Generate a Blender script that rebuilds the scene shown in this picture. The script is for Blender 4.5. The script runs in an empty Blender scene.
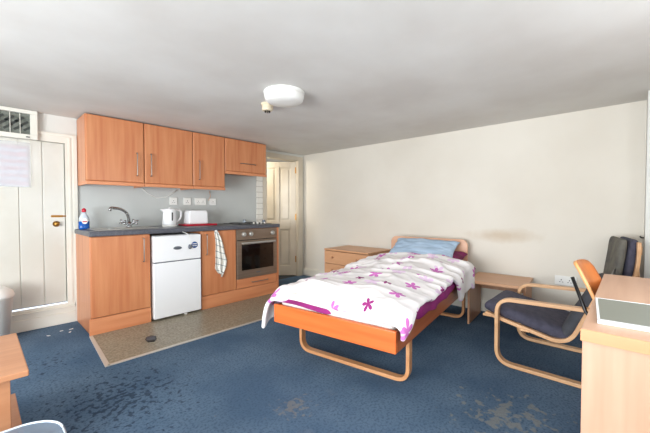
import bpy, bmesh, math, random
from mathutils import Vector, Matrix, noise
R = math.radians
C = bpy.context.scene.collection
random.seed(4)

# ---------------------------------------------------------------- camera
EYE = 1.10
cam_d = bpy.data.cameras.new('camera')
cam = bpy.data.objects.new('camera', cam_d); C.objects.link(cam)
cam.location = (0, 0, EYE)
cam.rotation_euler = (R(90 - 1.35), 0, R(43.09 - 90))
cam_d.sensor_width = 36.0
cam_d.lens = 36.0 * 327.5 / 650.0
cam_d.clip_start = 0.02
bpy.context.scene.camera = cam

# ---------------------------------------------------------------- world, light, exposure
w = bpy.data.worlds.new('sky'); bpy.context.scene.world = w; w.use_nodes = True
wn = w.node_tree.nodes; wl = w.node_tree.links
bgn = wn['Background']; bgn.inputs[0].default_value = (0.75, 0.85, 1.0, 1); bgn.inputs[1].default_value = 1.0

def area(name, loc, rot, sx, sy, power, col):
    l = bpy.data.lights.new(name, 'AREA'); l.shape = 'RECTANGLE'; l.size = sx; l.size_y = sy
    l.energy = power; l.color = col
    o = bpy.data.objects.new(name, l); C.objects.link(o); o.location = loc; o.rotation_euler = rot
    return o
# daylight through the window behind the camera, plus an added side fill
area('rear_window_daylight', (-2.27, 0.95, 1.0), (R(113), 0, R(-90)), 2.3, 1.3, 110, (0.95, 0.98, 1.0))
area('side_fill_light', (1.4, -0.65, 1.3), (R(92), 0, 0), 1.5, 0.9, 7, (0.95, 0.98, 1.0))

vs = bpy.context.scene.view_settings
vs.view_transform = 'Standard'; vs.look = 'None'; vs.gamma = 1.0; vs.use_curve_mapping = False
vs.exposure = 1.0

# ---------------------------------------------------------------- materials
def lin(c):
    return tuple((v / 255 / 12.92) if v / 255 <= 0.04045 else ((v / 255 + 0.055) / 1.055) ** 2.4 for v in c) + (1,)
def new_mat(name, col, rough=0.5, metal=0.0, spec=0.5):
    m = bpy.data.materials.new(name); m.use_nodes = True
    b = m.node_tree.nodes['Principled BSDF']
    b.inputs['Base Color'].default_value = lin(col); b.inputs['Roughness'].default_value = rough
    b.inputs['Metallic'].default_value = metal; b.inputs['Specular IOR Level'].default_value = spec
    return m
def N(m, t, **kw):
    n = m.node_tree.nodes.new(t)
    for k, v in kw.items(): setattr(n, k, v)
    return n
def L(m, a, b): m.node_tree.links.new(a, b)
def noisy(name, c1, c2, scale=8, rough=0.5, detail=4, stretch=(1, 1, 1), bump=0.0, bscale=None, lo=0.35, hi=0.65, metal=0.0, spec=0.5):
    m = new_mat(name, c1, rough, metal, spec); b = m.node_tree.nodes['Principled BSDF']
    tc = N(m, 'ShaderNodeTexCoord'); mp = N(m, 'ShaderNodeMapping'); mp.inputs['Scale'].default_value = stretch
    nz = N(m, 'ShaderNodeTexNoise'); nz.inputs['Scale'].default_value = scale; nz.inputs['Detail'].default_value = detail
    cr = N(m, 'ShaderNodeValToRGB'); cr.color_ramp.elements[0].position = lo; cr.color_ramp.elements[1].position = hi
    cr.color_ramp.elements[0].color = lin(c1); cr.color_ramp.elements[1].color = lin(c2)
    L(m, tc.outputs['Object'], mp.inputs['Vector']); L(m, mp.outputs['Vector'], nz.inputs['Vector'])
    L(m, nz.outputs['Fac'], cr.inputs['Fac']); L(m, cr.outputs['Color'], b.inputs['Base Color'])
    if bump:
        bp = N(m, 'ShaderNodeBump'); bp.inputs['Strength'].default_value = bump; bp.inputs['Distance'].default_value = 0.01
        n2 = N(m, 'ShaderNodeTexNoise'); n2.inputs['Scale'].default_value = bscale or scale * 3; n2.inputs['Detail'].default_value = 3
        L(m, mp.outputs['Vector'], n2.inputs['Vector']); L(m, n2.outputs['Fac'], bp.inputs['Height']); L(m, bp.outputs['Normal'], b.inputs['Normal'])
    return m
def wood(name, c1, c2, axis, rough=0.4, bump=0.03):
    s = [14, 14, 14]; s[axis] = 0.9
    return noisy(name, c1, c2, 1.6, rough, 6, tuple(s), bump, 4, 0.3, 0.7)

M = {}
M['cab'] = wood('cabinet_beech_upright', (208, 142, 98), (190, 116, 76), 2, 0.33)
M['cab_h'] = wood('cabinet_beech_level', (220, 150, 106), (204, 128, 86), 0, 0.35)
M['bed'] = wood('bed_beech_level', (222, 116, 56), (206, 98, 42), 1, 0.35)
M['bed_rail_shaded'] = wood('bed_beech_shaded', (184, 106, 64), (158, 82, 46), 0, 0.35)  # bed beech painted darker, for the shade on the rails
M['head'] = wood('headboard_beech', (222, 176, 146), (210, 160, 128), 1, 0.4)
M['bent'] = wood('bent_laminated_beech', (222, 178, 134), (206, 158, 114), 1, 0.35)
M['bent_bed'] = wood('bed_leg_laminate', (216, 160, 112), (200, 140, 94), 1, 0.35)
M['desk'] = wood('desk_beech_level', (212, 170, 140), (198, 152, 122), 0, 0.4)
M['desk_v'] = wood('desk_beech_upright', (206, 162, 136), (194, 147, 120), 2, 0.4)
M['desk_edge'] = wood('desk_edging', (208, 158, 114), (196, 142, 98), 1, 0.4)
M['tbl'] = wood('table_beech', (206, 160, 124), (192, 144, 108), 1, 0.4)
M['tbl_v'] = wood('table_beech_upright', (204, 156, 122), (190, 140, 106), 2, 0.4)
M['chest'] = wood('chest_beech', (216, 166, 126), (202, 150, 110), 1, 0.4)
M['chair_ply'] = wood('orange_plywood', (206, 128, 70), (192, 108, 52), 2, 0.3)
M['ply_edge'] = wood('plywood_edge', (236, 178, 118), (220, 156, 96), 2, 0.4)
M['cover_wood'] = wood('low_table_wood', (196, 140, 102), (178, 122, 86), 0, 0.4)
M['white'] = noisy('white_paint', (230, 228, 218), (222, 219, 208), 3, 0.45)
M['cream'] = noisy('cream_gloss_paint', (216, 208, 192), (204, 194, 176), 3, 0.4)
M['door_w'] = noisy('white_plank_paint', (218, 217, 210), (206, 204, 194), 2.2, 0.28, bump=0.06, bscale=14)
M['plastic_w'] = new_mat('white_plastic', (238, 238, 234), 0.35)
M['enamel'] = new_mat('white_enamel', (240, 241, 243), 0.25)
M['cream_pl'] = new_mat('aged_cream_plastic', (222, 208, 180), 0.45)
M['steel'] = noisy('brushed_steel', (196, 194, 188), (184, 181, 175), 3, 0.35, 3, (1, 1, 20), metal=0.6)
M['handle'] = new_mat('dull_grey_steel', (140, 134, 128), .35, .7)
M['oven_steel'] = noisy('bronze_tinted_steel', (150, 132, 116), (136, 118, 102), 2, 0.38, 3, (1, 1, 20), metal=0.55)
M['chrome'] = new_mat('chrome', (190, 192, 195), 0.12, 1.0)
M['brass'] = new_mat('brass', (176, 128, 62), 0.3, 0.9)
M['black'] = new_mat('black_plastic', (18, 18, 20), 0.35)
M['glass_blk'] = new_mat('dark_oven_glass', (20, 16, 14), 0.07)
M['recess_shade'] = new_mat('painted_recess_shade', (24, 20, 18), 0.9)  # near-black colour painting the shade behind the plank door
M['red'] = new_mat('red_plastic', (196, 22, 50), 0.35)
M['blue_liq'] = new_mat('blue_detergent', (16, 84, 168), 0.15)
M['worktop'] = noisy('grey_laminate_worktop', (92, 94, 102), (74, 76, 84), 60, 0.35, 3)
M['splash'] = noisy('pale_blue_grey_panel', (196, 200, 198), (190, 194, 192), 2, 0.4)
M['cush'] = noisy('navy_grey_fabric', (78, 77, 92), (62, 61, 76), 30, 0.9, bump=0.3, bscale=150)
M['cush_grey'] = noisy('mottled_grey_fabric', (116, 113, 102), (86, 84, 80), 12, 0.9, bump=0.3, bscale=120)  # noise-mottled grey, paler than the navy fabric
M['cush_dark'] = noisy('dark_grey_fabric', (76, 78, 84), (58, 60, 66), 14, 0.9, bump=0.3, bscale=120)
M['magenta'] = noisy('magenta_cotton', (150, 26, 116), (122, 18, 92), 6, 0.75, bump=0.2, bscale=14)
M['plum'] = noisy('plum_cotton', (124, 22, 84), (98, 14, 62), 6, 0.8, bump=0.2, bscale=14)
M['mattress'] = noisy('pale_mattress_ticking', (226, 222, 218), (214, 208, 204), 10, 0.85)
M['pillow'] = noisy('pale_blue_cotton', (176, 198, 220), (160, 184, 208), 5, 0.85, bump=0.25, bscale=9)
M['lamp_w'] = new_mat('opal_diffuser', (236, 235, 230), 0.35)
M['tub'] = new_mat('translucent_grey_plastic', (120, 134, 150), 0.3)
M['tub'].node_tree.nodes['Principled BSDF'].inputs['Alpha'].default_value = 0.55
M['tub_rim_highlight'] = new_mat('highlight_rim_plastic', (200, 212, 224), 0.25)  # paler colour paints a highlight along the tub edge
M['bin'] = new_mat('pale_grey_bin_plastic', (196, 198, 194), 0.4)
M['mirror'] = new_mat('grey_smooth_panel', (128, 130, 118), 0.4)
M['hall'] = noisy('hall_paint', (206, 196, 176), (196, 186, 166), 2, 0.8)
M['tile'] = new_mat('white_glazed_tile', (236, 234, 226), 0.2)
M['grout'] = new_mat('grey_grout', (176, 170, 160), 0.8)
M['dark_carpet'] = noisy('dark_hall_carpet', (52, 56, 62), (40, 44, 50), 60, 0.95)
M['strip'] = new_mat('pale_metal_strip', (206, 200, 190), 0.35, 0.3)
M['vent_glass'] = noisy('dark_vent_glass', (120, 124, 116), (92, 96, 88), 7, 0.25, 2, (3, 1, 3))
M['vent_slat'] = new_mat('dark_louvre', (52, 56, 52), .5)
M['sticker'] = new_mat('blue_sticker', (40, 84, 150), 0.4)
M['logo'] = new_mat('grey_logo_badge', (110, 116, 126), 0.3, 0.5)

def wall_mat():
    m = new_mat('cream_wall_paint', (222, 214, 198), 0.85, spec=0.2); b = m.node_tree.nodes['Principled BSDF']
    ge = N(m, 'ShaderNodeNewGeometry'); nz = N(m, 'ShaderNodeTexNoise'); nz.inputs['Scale'].default_value = 1.3; nz.inputs['Detail'].default_value = 5
    cr = N(m, 'ShaderNodeValToRGB'); cr.color_ramp.elements[0].position = .35; cr.color_ramp.elements[1].position = .7
    cr.color_ramp.elements[0].color = lin((224, 219, 208)); cr.color_ramp.elements[1].color = lin((216, 210, 198))
    L(m, ge.outputs['Position'], nz.inputs['Vector']); L(m, nz.outputs['Fac'], cr.inputs['Fac'])
    # brown rubbed stain above the bedside table
    sub = N(m, 'ShaderNodeVectorMath', operation='SUBTRACT'); sub.inputs[1].default_value = (3.73, 0.97, 0.825)
    mul = N(m, 'ShaderNodeVectorMath', operation='MULTIPLY'); mul.inputs[1].default_value = (0, 2.7, 13)
    ln = N(m, 'ShaderNodeVectorMath', operation='LENGTH')
    L(m, ge.outputs['Position'], sub.inputs[0]); L(m, sub.outputs[0], mul.inputs[0]); L(m, mul.outputs[0], ln.inputs[0])
    n2 = N(m, 'ShaderNodeTexNoise'); n2.inputs['Scale'].default_value = 9; n2.inputs['Detail'].default_value = 4
    L(m, ge.outputs['Position'], n2.inputs['Vector'])
    ad = N(m, 'ShaderNodeMath', operation='ADD'); L(m, ln.outputs['Value'], ad.inputs[0]); L(m, n2.outputs['Fac'], ad.inputs[1])
    mr = N(m, 'ShaderNodeMapRange'); mr.inputs['From Min'].default_value = 0.6; mr.inputs['From Max'].default_value = 1.6
    mr.inputs['To Min'].default_value = 0.5; mr.inputs['To Max'].default_value = 0.0
    L(m, ad.outputs[0], mr.inputs['Value'])
    mx = N(m, 'ShaderNodeMix', data_type='RGBA'); mx.inputs['B'].default_value = lin((186, 160, 126))
    L(m, mr.outputs[0], mx.inputs['Factor']); L(m, cr.outputs['Color'], mx.inputs['A']); L(m, mx.outputs['Result'], b.inputs['Base Color'])
    return m
M['wall'] = wall_mat()
M['wall_w'] = noisy('white_wall_paint', (220, 221, 216), (212, 212, 206), 1.5, 0.8)
M['ceil'] = noisy('ceiling_paint', (220, 218, 213), (208, 204, 198), 1.6, 0.85, 8, (1, 1, 1), 0.08, 6)

def carpet_mat():
    m = new_mat('blue_carpet', (60, 80, 110), 0.95, spec=0.1); b = m.node_tree.nodes['Principled BSDF']
    tc = N(m, 'ShaderNodeNewGeometry')
    def nz(s, d=3, off=None):
        n = N(m, 'ShaderNodeTexNoise'); n.inputs['Scale'].default_value = s; n.inputs['Detail'].default_value = d
        L(m, tc.outputs['Position'], n.inputs['Vector']); return n
    def ramp(src, p0, c0, p1, c1):
        r = N(m, 'ShaderNodeValToRGB'); e = r.color_ramp.elements; e[0].position = p0; e[0].color = c0; e[1].position = p1; e[1].color = c1
        L(m, src, r.inputs['Fac']); return r
    def mix(fac, a, bcol):
        x = N(m, 'ShaderNodeMix', data_type='RGBA'); L(m, fac, x.inputs['Factor']); L(m, a, x.inputs['A'])
        x.inputs['B'].default_value = bcol; return x.outputs['Result']
    base = ramp(nz(2.2, 5).outputs['Fac'], .35, lin((78, 101, 126)), .68, lin((102, 124, 146)))
    col = mix(ramp(nz(75, 2).outputs['Fac'], .48, (0, 0, 0, 1), .64, (.65, .65, .65, 1)).outputs['Color'], base.outputs['Color'], lin((56, 78, 104)))
    def blob(x, y, rad, s, thr, amount, bcol, col):
        d = N(m, 'ShaderNodeVectorMath', operation='DISTANCE'); d.inputs[1].default_value = (x, y, 0)
        L(m, tc.outputs['Position'], d.inputs[0])
        mr = N(m, 'ShaderNodeMapRange'); mr.inputs['From Min'].default_value = 0; mr.inputs['From Max'].default_value = rad
        mr.inputs['To Min'].default_value = 0.32; mr.inputs['To Max'].default_value = 0
        L(m, d.outputs['Value'], mr.inputs['Value'])
        a = N(m, 'ShaderNodeMath', operation='ADD'); L(m, mr.outputs[0], a.inputs[0]); L(m, nz(s, 4).outputs['Fac'], a.inputs[1])
        r = ramp(a.outputs[0], thr, (0, 0, 0, 1), thr + .07, (amount,) * 3 + (1,))
        return mix(r.outputs['Color'], col, bcol)
    col = blob(0.55, 2.15, 0.9, 30, .77, .6, lin((26, 36, 54)), col)
    col = blob(0.35, 3.0, 0.8, 30, .84, .6, lin((30, 40, 56)), col)
    col = blob(1.9, 0.45, 0.5, 17, .74, .5, lin((150, 146, 132)), col)
    col = blob(1.2, 1.35, 0.2, 24, .72, .4, lin((150, 138, 122)), col)
    col = blob(1.0, 1.0, 1.6, 5, .86, .3, lin((112, 124, 140)), col)
    L(m, col, b.inputs['Base Color'])
    bp = N(m, 'ShaderNodeBump'); bp.inputs['Strength'].default_value = 0.5; bp.inputs['Distance'].default_value = 0.006
    L(m, nz(220, 2).outputs['Fac'], bp.inputs['Height']); L(m, bp.outputs['Normal'], b.inputs['Normal'])
    return m
M['carpet'] = carpet_mat()
M['vinyl'] = noisy('speckled_brown_vinyl', (160, 152, 134), (120, 112, 94), 60, 0.4, 4)

def duvet_mat():
    m = new_mat('floral_duvet_cotton', (242, 240, 242), 0.85, spec=0.15); b = m.node_tree.nodes['Principled BSDF']
    uv = N(m, 'ShaderNodeUVMap'); uv.uv_map = 'cloth'
    def flowers(scale, off, size, prob, c1, col):
        mp = N(m, 'ShaderNodeMapping'); mp.inputs['Scale'].default_value = (scale,) * 3; mp.inputs['Location'].default_value = (off, off * 1.7, 0)
        L(m, uv.outputs['UV'], mp.inputs['Vector'])
        v = N(m, 'ShaderNodeTexVoronoi', voronoi_dimensions='2D'); v.inputs['Scale'].default_value = 1; v.inputs['Randomness'].default_value = .55
        L(m, mp.outputs[0], v.inputs['Vector'])
        d = N(m, 'ShaderNodeVectorMath', operation='SUBTRACT'); L(m, mp.outputs[0], d.inputs[0]); L(m, v.outputs['Position'], d.inputs[1])
        sx = N(m, 'ShaderNodeSeparateXYZ'); L(m, d.outputs[0], sx.inputs[0])
        sc = N(m, 'ShaderNodeSeparateColor'); L(m, v.outputs['Color'], sc.inputs[0])
        def mth(op, a, b_=None):
            n = N(m, 'ShaderNodeMath', operation=op)
            for i, q in enumerate((a, b_)):
                if q is None: continue
                if isinstance(q, (int, float)): n.inputs[i].default_value = q
                else: L(m, q, n.inputs[i])
            return n.outputs[0]
        r = mth('POWER', mth('ADD', mth('POWER', sx.outputs[0], 2), mth('POWER', sx.outputs[1], 2)), .5)
        sq = N(m, 'ShaderNodeMath', operation='MULTIPLY'); 
        an = mth('ADD', mth('ARCTAN2', sx.outputs[1], sx.outputs[0]), mth('MULTIPLY', sc.outputs[0], 6.28))
        pet = mth('MULTIPLY', mth('ADD', mth('MULTIPLY', mth('ABSOLUTE', mth('COSINE', mth('MULTIPLY', an, 2.5))), .75), .25), size)
        mask = mth('MULTIPLY', mth('LESS_THAN', r, pet), mth('LESS_THAN', sc.outputs[1], prob))
        mix = N(m, 'ShaderNodeMix', data_type='RGBA'); L(m, mask, mix.inputs['Factor'])
        if isinstance(col, tuple): mix.inputs['A'].default_value = col
        else: L(m, col, mix.inputs['A'])
        mix.inputs['B'].default_value = c1
        return mix.outputs['Result']
    c = flowers(5.2, 3.3, .30, .6, lin((232, 206, 232)), lin((240, 236, 236)))
    c = flowers(3.6, 0.4, .20, .75, lin((206, 116, 190)), c)
    c = flowers(3.5, 7.9, .13, .5, lin((150, 50, 120)), c)
    L(m, c, b.inputs['Base Color'])
    return m
M['duvet'] = duvet_mat()

def towel_mat():
    m = new_mat('checked_towel_cotton', (236, 234, 226), 0.9); b = m.node_tree.nodes['Principled BSDF']
    uv = N(m, 'ShaderNodeUVMap'); uv.uv_map = 'cloth'
    br = N(m, 'ShaderNodeTexBrick'); br.offset = 0; br.inputs['Scale'].default_value = 1
    br.inputs['Color1'].default_value = lin((238, 236, 228)); br.inputs['Color2'].default_value = lin((232, 228, 218)); br.inputs['Mortar'].default_value = lin((130, 140, 142))
    br.inputs['Brick Width'].default_value = .075; br.inputs['Row Height'].default_value = .07; br.inputs['Mortar Size'].default_value = .004
    mp = N(m, 'ShaderNodeMapping'); mp.inputs['Rotation'].default_value = (0, 0, R(8))
    L(m, uv.outputs['UV'], mp.inputs[0]); L(m, mp.outputs[0], br.inputs['Vector']); L(m, br.outputs['Color'], b.inputs['Base Color'])
    return m
M['towel'] = towel_mat()

def notice_mat():
    m = new_mat('printed_notice_paper', (236, 238, 242), 0.25); b = m.node_tree.nodes['Principled BSDF']
    tc = N(m, 'ShaderNodeTexCoord'); sp = N(m, 'ShaderNodeSeparateXYZ'); L(m, tc.outputs['Object'], sp.inputs[0])
    w_ = N(m, 'ShaderNodeTexWave', bands_direction='Z'); w_.inputs['Scale'].default_value = 5; w_.inputs['Distortion'].default_value = 2.5
    L(m, tc.outputs['Object'], w_.inputs['Vector'])
    nz = N(m, 'ShaderNodeTexNoise'); nz.inputs['Scale'].default_value = 4; L(m, tc.outputs['Object'], nz.inputs['Vector'])
    mu = N(m, 'ShaderNodeMath', operation='MULTIPLY'); L(m, w_.outputs['Fac'], mu.inputs[0]); L(m, nz.outputs['Fac'], mu.inputs[1])
    cr = N(m, 'ShaderNodeValToRGB'); e = cr.color_ramp.elements; e[0].position = .22; e[0].color = lin((206, 206, 212)); e[1].position = .42; e[1].color = lin((206, 184, 190))
    L(m, mu.outputs[0], cr.inputs['Fac']); L(m, cr.outputs['Color'], b.inputs['Base Color'])
    return m
M['notice'] = notice_mat()

# ---------------------------------------------------------------- builders
def BM(): return bmesh.new()
def box(bm, x0, x1, y0, y1, z0, z1, mat=None):
    v = [bm.verts.new(p) for p in [(x0, y0, z0), (x1, y0, z0), (x1, y1, z0), (x0, y1, z0), (x0, y0, z1), (x1, y0, z1), (x1, y1, z1), (x0, y1, z1)]]
    if mat is not None:
        for q in v: q.co = mat @ q.co
    for f in [(0, 3, 2, 1), (4, 5, 6, 7), (0, 1, 5, 4), (1, 2, 6, 5), (2, 3, 7, 6), (3, 0, 4, 7)]: bm.faces.new([v[i] for i in f])
    return bm
def prism(bm, pts, axis, a, b):
    """extrude a 2D outline (list of pairs) along an axis from a to b"""
    def P(p, t):
        q = [0, 0, 0]; o = [i for i in range(3) if i != axis]; q[o[0]], q[o[1]] = p; q[axis] = t; return q
    A = [bm.verts.new(P(p, a)) for p in pts]; B = [bm.verts.new(P(p, b)) for p in pts]
    n = len(pts); bm.faces.new(A); bm.faces.new(B[::-1])
    for i in range(n): bm.faces.new([A[i], B[i], B[(i + 1) % n], A[(i + 1) % n]])
    bmesh.ops.recalc_face_normals(bm, faces=bm.faces[:]); return bm
def lathe(bm, prof, c=(0, 0, 0), n=28, axis=2, sq=(1, 1)):
    rings = []
    o = [i for i in range(3) if i != axis]
    for r, h in prof:
        ring = []
        for i in range(n):
            a = 2 * math.pi * i / n; q = [0, 0, 0]; q[o[0]] = r * math.cos(a) * sq[0]; q[o[1]] = r * math.sin(a) * sq[1]; q[axis] = h
            ring.append(bm.verts.new([q[k] + c[k] for k in range(3)]))
        rings.append(ring)
    for j in range(len(rings) - 1):
        for i in range(n): bm.faces.new([rings[j][i], rings[j][(i + 1) % n], rings[j + 1][(i + 1) % n], rings[j + 1][i]])
    bm.faces.new(rings[0][::-1]); bm.faces.new(rings[-1]); bmesh.ops.recalc_face_normals(bm, faces=bm.faces[:]); return bm
def sweep(bm, pts, side, w, t):
    """flat bent lamination: path pts, constant side vector (width w), thickness t in the bend plane"""
    pts = [Vector(p) for p in pts]; s = Vector(side).normalized(); rings = []
    for i, p in enumerate(pts):
        d = (pts[min(i + 1, len(pts) - 1)] - pts[max(i - 1, 0)]).normalized(); nn = d.cross(s).normalized()
        rings.append([bm.verts.new(p + s * a * w / 2 + nn * b * t / 2) for a, b in ((-1, -1), (1, -1), (1, 1), (-1, 1))])
    for a, b in zip(rings, rings[1:]):
        for k in range(4): bm.faces.new([a[k], a[(k + 1) % 4], b[(k + 1) % 4], b[k]])
    bm.faces.new(rings[0][::-1]); bm.faces.new(rings[-1]); bmesh.ops.recalc_face_normals(bm, faces=bm.faces[:]); return bm
def tube(bm, pts, r, n=10):
    pts = [Vector(p) for p in pts]; rings = []; up = Vector((0.13, 0.29, 0.95))
    for i, p in enumerate(pts):
        d = (pts[min(i + 1, len(pts) - 1)] - pts[max(i - 1, 0)]).normalized()
        a = d.cross(up).normalized(); b = d.cross(a); rr = r[i] if isinstance(r, (list, tuple)) else r
        rings.append([bm.verts.new(p + (a * math.cos(2 * math.pi * k / n) + b * math.sin(2 * math.pi * k / n)) * rr) for k in range(n)])
    for a, b in zip(rings, rings[1:]):
        for k in range(n): bm.faces.new([a[k], a[(k + 1) % n], b[(k + 1) % n], b[k]])
    bm.faces.new(rings[0][::-1]); bm.faces.new(rings[-1]); bmesh.ops.recalc_face_normals(bm, faces=bm.faces[:]); return bm
def round_path(pts, rads, n=7):
    """round the inner corners of a polyline"""
    pts = [Vector(p) for p in pts]; out = [pts[0]]
    for i in range(1, len(pts) - 1):
        r = rads[i - 1] if isinstance(rads, (list, tuple)) else rads
        a = (pts[i - 1] - pts[i]).normalized(); b = (pts[i + 1] - pts[i]).normalized()
        p0 = pts[i] + a * r; p1 = pts[i] + b * r
        for k in range(n + 1):
            t = k / n; out.append((1 - t) ** 2 * p0 + 2 * t * (1 - t) * pts[i] + t * t * p1)
    out.append(pts[-1]); return out
def ball(bm, c, r, s=(1, 1, 1), n=16):
    q = bmesh.ops.create_uvsphere(bm, u_segments=n, v_segments=n // 2 + 2, radius=r)
    for v in q['verts']: v.co = Vector((v.co.x * s[0] + c[0], v.co.y * s[1] + c[1], v.co.z * s[2] + c[2]))
    return bm
def obj(name, bm, mat, parent=None, bev=0.0, smooth=False, label=None, seg=2, sub=0):
    me = bpy.data.meshes.new(name); bm.to_mesh(me); bm.free()
    o = bpy.data.objects.new(name, me); C.objects.link(o); me.materials.append(mat if not isinstance(mat, str) else M[mat])
    if bev:
        b = o.modifiers.new('bevel', 'BEVEL'); b.width = bev; b.segments = seg; b.limit_method = 'ANGLE'
    if sub:
        s = o.modifiers.new('sub', 'SUBSURF'); s.levels = sub; s.render_levels = sub
    if smooth or sub:
        for p in me.polygons: p.use_smooth = True
    if parent: o.parent = parent
    if label: o['label'] = label
    return o
def tag(o, label, cat, group=None, kind=None):
    o['label'] = label; o['category'] = cat
    if group: o['group'] = group
    if kind: o['kind'] = kind
    return o
def thing(name, label, cat, loc=(0, 0, 0), rz=0, group=None):
    o = bpy.data.objects.new(name, None); C.objects.link(o); o.location = loc; o.rotation_euler = (0, 0, rz); o.empty_display_size = .05
    return tag(o, label, cat, group)
def struct(name, bm, mat, parent=None, bev=0, label=None, cat=None):
    o = obj(name, bm, mat, parent, bev, label=label)
    if not parent:
        o['kind'] = 'structure'; o['label'] = label or name.replace('_', ' '); o['category'] = cat or name.split('_')[0]
    return o

# ---------------------------------------------------------------- the room
H = 1.979; XB = 3.726; YK = 3.979; XR = -2.3; YR = -0.68
struct('floor', box(BM(), XR, XB, YR, YK, -.06, 0), 'carpet', label='worn stained blue carpet of the bedsit', cat='floor')
struct('ceiling', box(BM(), XR - .1, XB + .1, YR - .1, YK + .15, H, H + .08), 'ceil', label='low grey white painted ceiling', cat='ceiling')
struct('wall_back', box(BM(), XB, XB + .1, YR - .1, YK + .15, -.06, H), 'wall', label='long cream wall behind the bed, with a brown rubbed stain', cat='wall')
# kitchen wall with the two door openings
DX0, DX1, DZ = 2.965, 3.600, 1.885
bm = BM(); T = YK + .12
box(bm, XR - .1, -.24, YK, T, -.06, H); box(bm, -.24, .655, YK, T, 1.77, H); box(bm, .655, DX0, YK, T, -.06, H)
box(bm, DX0, DX1, YK, T, DZ, H); box(bm, DX1, XB, YK, T, -.06, H)
struct('wall_left', bm, 'wall_w', label='wall behind the kitchen units, with two door openings', cat='wall')
bm = BM(); box(bm, XR - .1, XR, YR - .1, -.3, -.06, H); box(bm, XR - .1, XR, 2.2, YK, -.06, H); box(bm, XR - .1, XR, -.3, 2.2, -.06, .3); box(bm, XR - .1, XR, -.3, 2.2, 1.84, H)
struct('wall_front', bm, 'wall_w', label='wall with the wide window behind the camera', cat='wall')
bm = BM(); box(bm, XR - .1, .6, YR - .1, YR, -.06, H); box(bm, 2.2, XB + .1, YR - .1, YR, -.06, H); box(bm, .6, 2.2, YR - .1, YR, -.06, .85); box(bm, .6, 2.2, YR - .1, YR, 1.84, H)
struct('wall_right', bm, 'wall', label='wall beside the desk with an opening added for the fill light', cat='wall')
struct('wall_corner', box(BM(), 3.44, XB, YR, -.078, 0, H), 'wall_w', label='boxed-in corner pillar at the right end of the cream wall', cat='wall')
def window(name, horiz, a0, a1, z0, z1, c, label):
    def bx(bm, u0, u1, w0, w1, d0, d1):
        return box(bm, u0, u1, c + d0, c + d1, w0, w1) if horiz else box(bm, c + d0, c + d1, u0, u1, w0, w1)
    bm = BM(); t = .05
    bx(bm, a0, a1, z0, z0 + t, -.06, -.02); bx(bm, a0, a1, z1 - t, z1, -.06, -.02); bx(bm, a0, a0 + t, z0, z1, -.06, -.02); bx(bm, a1 - t, a1, z0, z1, -.06, -.02)
    mid = (a0 + a1) / 2; bx(bm, mid - .02, mid + .02, z0, z1, -.06, -.02)
    return struct(name, bm, 'white', label=label, cat='window')
window('window_1', False, -.3, 2.2, .3, 1.84, XR, 'wide white framed window behind the camera')
window('fill_window', True, .6, 2.2, .85, 1.84, YR, 'unseen white frame added for the side fill light')  # this frame and its wall opening are added for the side fill
# hall beyond the far doorway
bm = BM(); box(bm, 2.2, 4.6, 5.3, 5.4, 0, 2.0); box(bm, 2.1, 2.2, T, 5.4, 0, 2.0); box(bm, 4.6, 4.7, T, 5.4, 0, 2.0)
struct('wall_hall', bm, 'hall', label='cream walls of the hall beyond the panelled door', cat='wall')
struct('floor_hall', box(BM(), 2.1, 4.7, YK, 5.4, -.06, -.001), 'dark_carpet', label='dark hall floor beyond the panelled door', cat='floor')
struct('ceiling_hall', box(BM(), 2.1, 4.7, T, 5.4, 2.0, 2.08), 'ceil', label='ceiling of the hall beyond the panelled door', cat='ceiling')
area('hall_fill_light', (2.65, 4.35, 1.85), (0, R(-35), 0), .3, .3, 6, (1.0, .9, .75))  # added unseen light that brightens the panelled door
# skirting and trims
bm = BM(); box(bm, XB - .016, XB, -.078, YK, 0, .12); box(bm, XB - .022, XB, -.078, YK, .012, .10)
struct('baseboard_back', bm, 'white', bev=.004, label='white skirting board along the cream wall', cat='skirting board')
bm = BM(); box(bm, XR, .66, YK - .03, YK, 0, .105); box(bm, XR, .66, YK - .022, YK, .105, .15); box(bm, XR, .655, YK - .035, YK, .15, .165); box(bm, XR, .655, YK - .018, YK, .165, .19)
struct('baseboard_left', bm, 'white', bev=.004, label='moulded white sill board under the plank door', cat='skirting board')
# door 1: planked, painted white
d1 = box(BM(), -.2, .594, YK + .01, YK + .045, .205, 1.722); 
d1o = struct('door_1', d1, 'door_w', label='white planked door beside the kitchen units', cat='door')
for i, x in enumerate((-.2, -.05, .11, .27, .432)):
    x1 = (-.05, .11, .27, .432, .594)[i]
    obj('plank', box(BM(), x + .003, x1 - .003, YK + .002, YK + .014, .207, 1.72), 'door_w', d1o, .003)
k = obj('door_knob', lathe(BM(), [(.0, 0), (.026, 0), (.028, -.004), (.012, -.008), (.010, -.02), (.02, -.028), (.022, -.036), (.014, -.044), (.001, -.046)], (.525, YK + .002, .957), 24, 1), 'brass', d1o, smooth=True, label='round brass knob')
bm = BM(); box(bm, .49, .575, YK - .004, YK + .003, 1.02, 1.04); tube(bm, [(.485, YK - .009, 1.03), (.6, YK - .009, 1.03)], .006)
obj('latch', bm, 'brass', d1o, label='brass sliding latch')
bm = BM(); box(bm, .598, .66, YK - .02, YK + .1, 0.19, 1.725); box(bm, -.28, .66, YK - .02, YK + .1, 1.725, 1.785); box(bm, .66, .688, YK - .028, YK, 0, 1.785); box(bm, -.3, .688, YK - .028, YK, 1.785, 1.81); box(bm, .625, .64, YK - .025, YK, .19, 1.78)
struct('trim_1', bm, 'white', label='white moulded frame of the planked door', cat='door frame')
box_bm = box(BM(), -.24, .655, YK + .1, YK + .12, 0.18, 1.78)
struct('wall_recess', box_bm, 'recess_shade', label='near-black panel standing in for shade behind the planked door', cat='wall')
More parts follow.
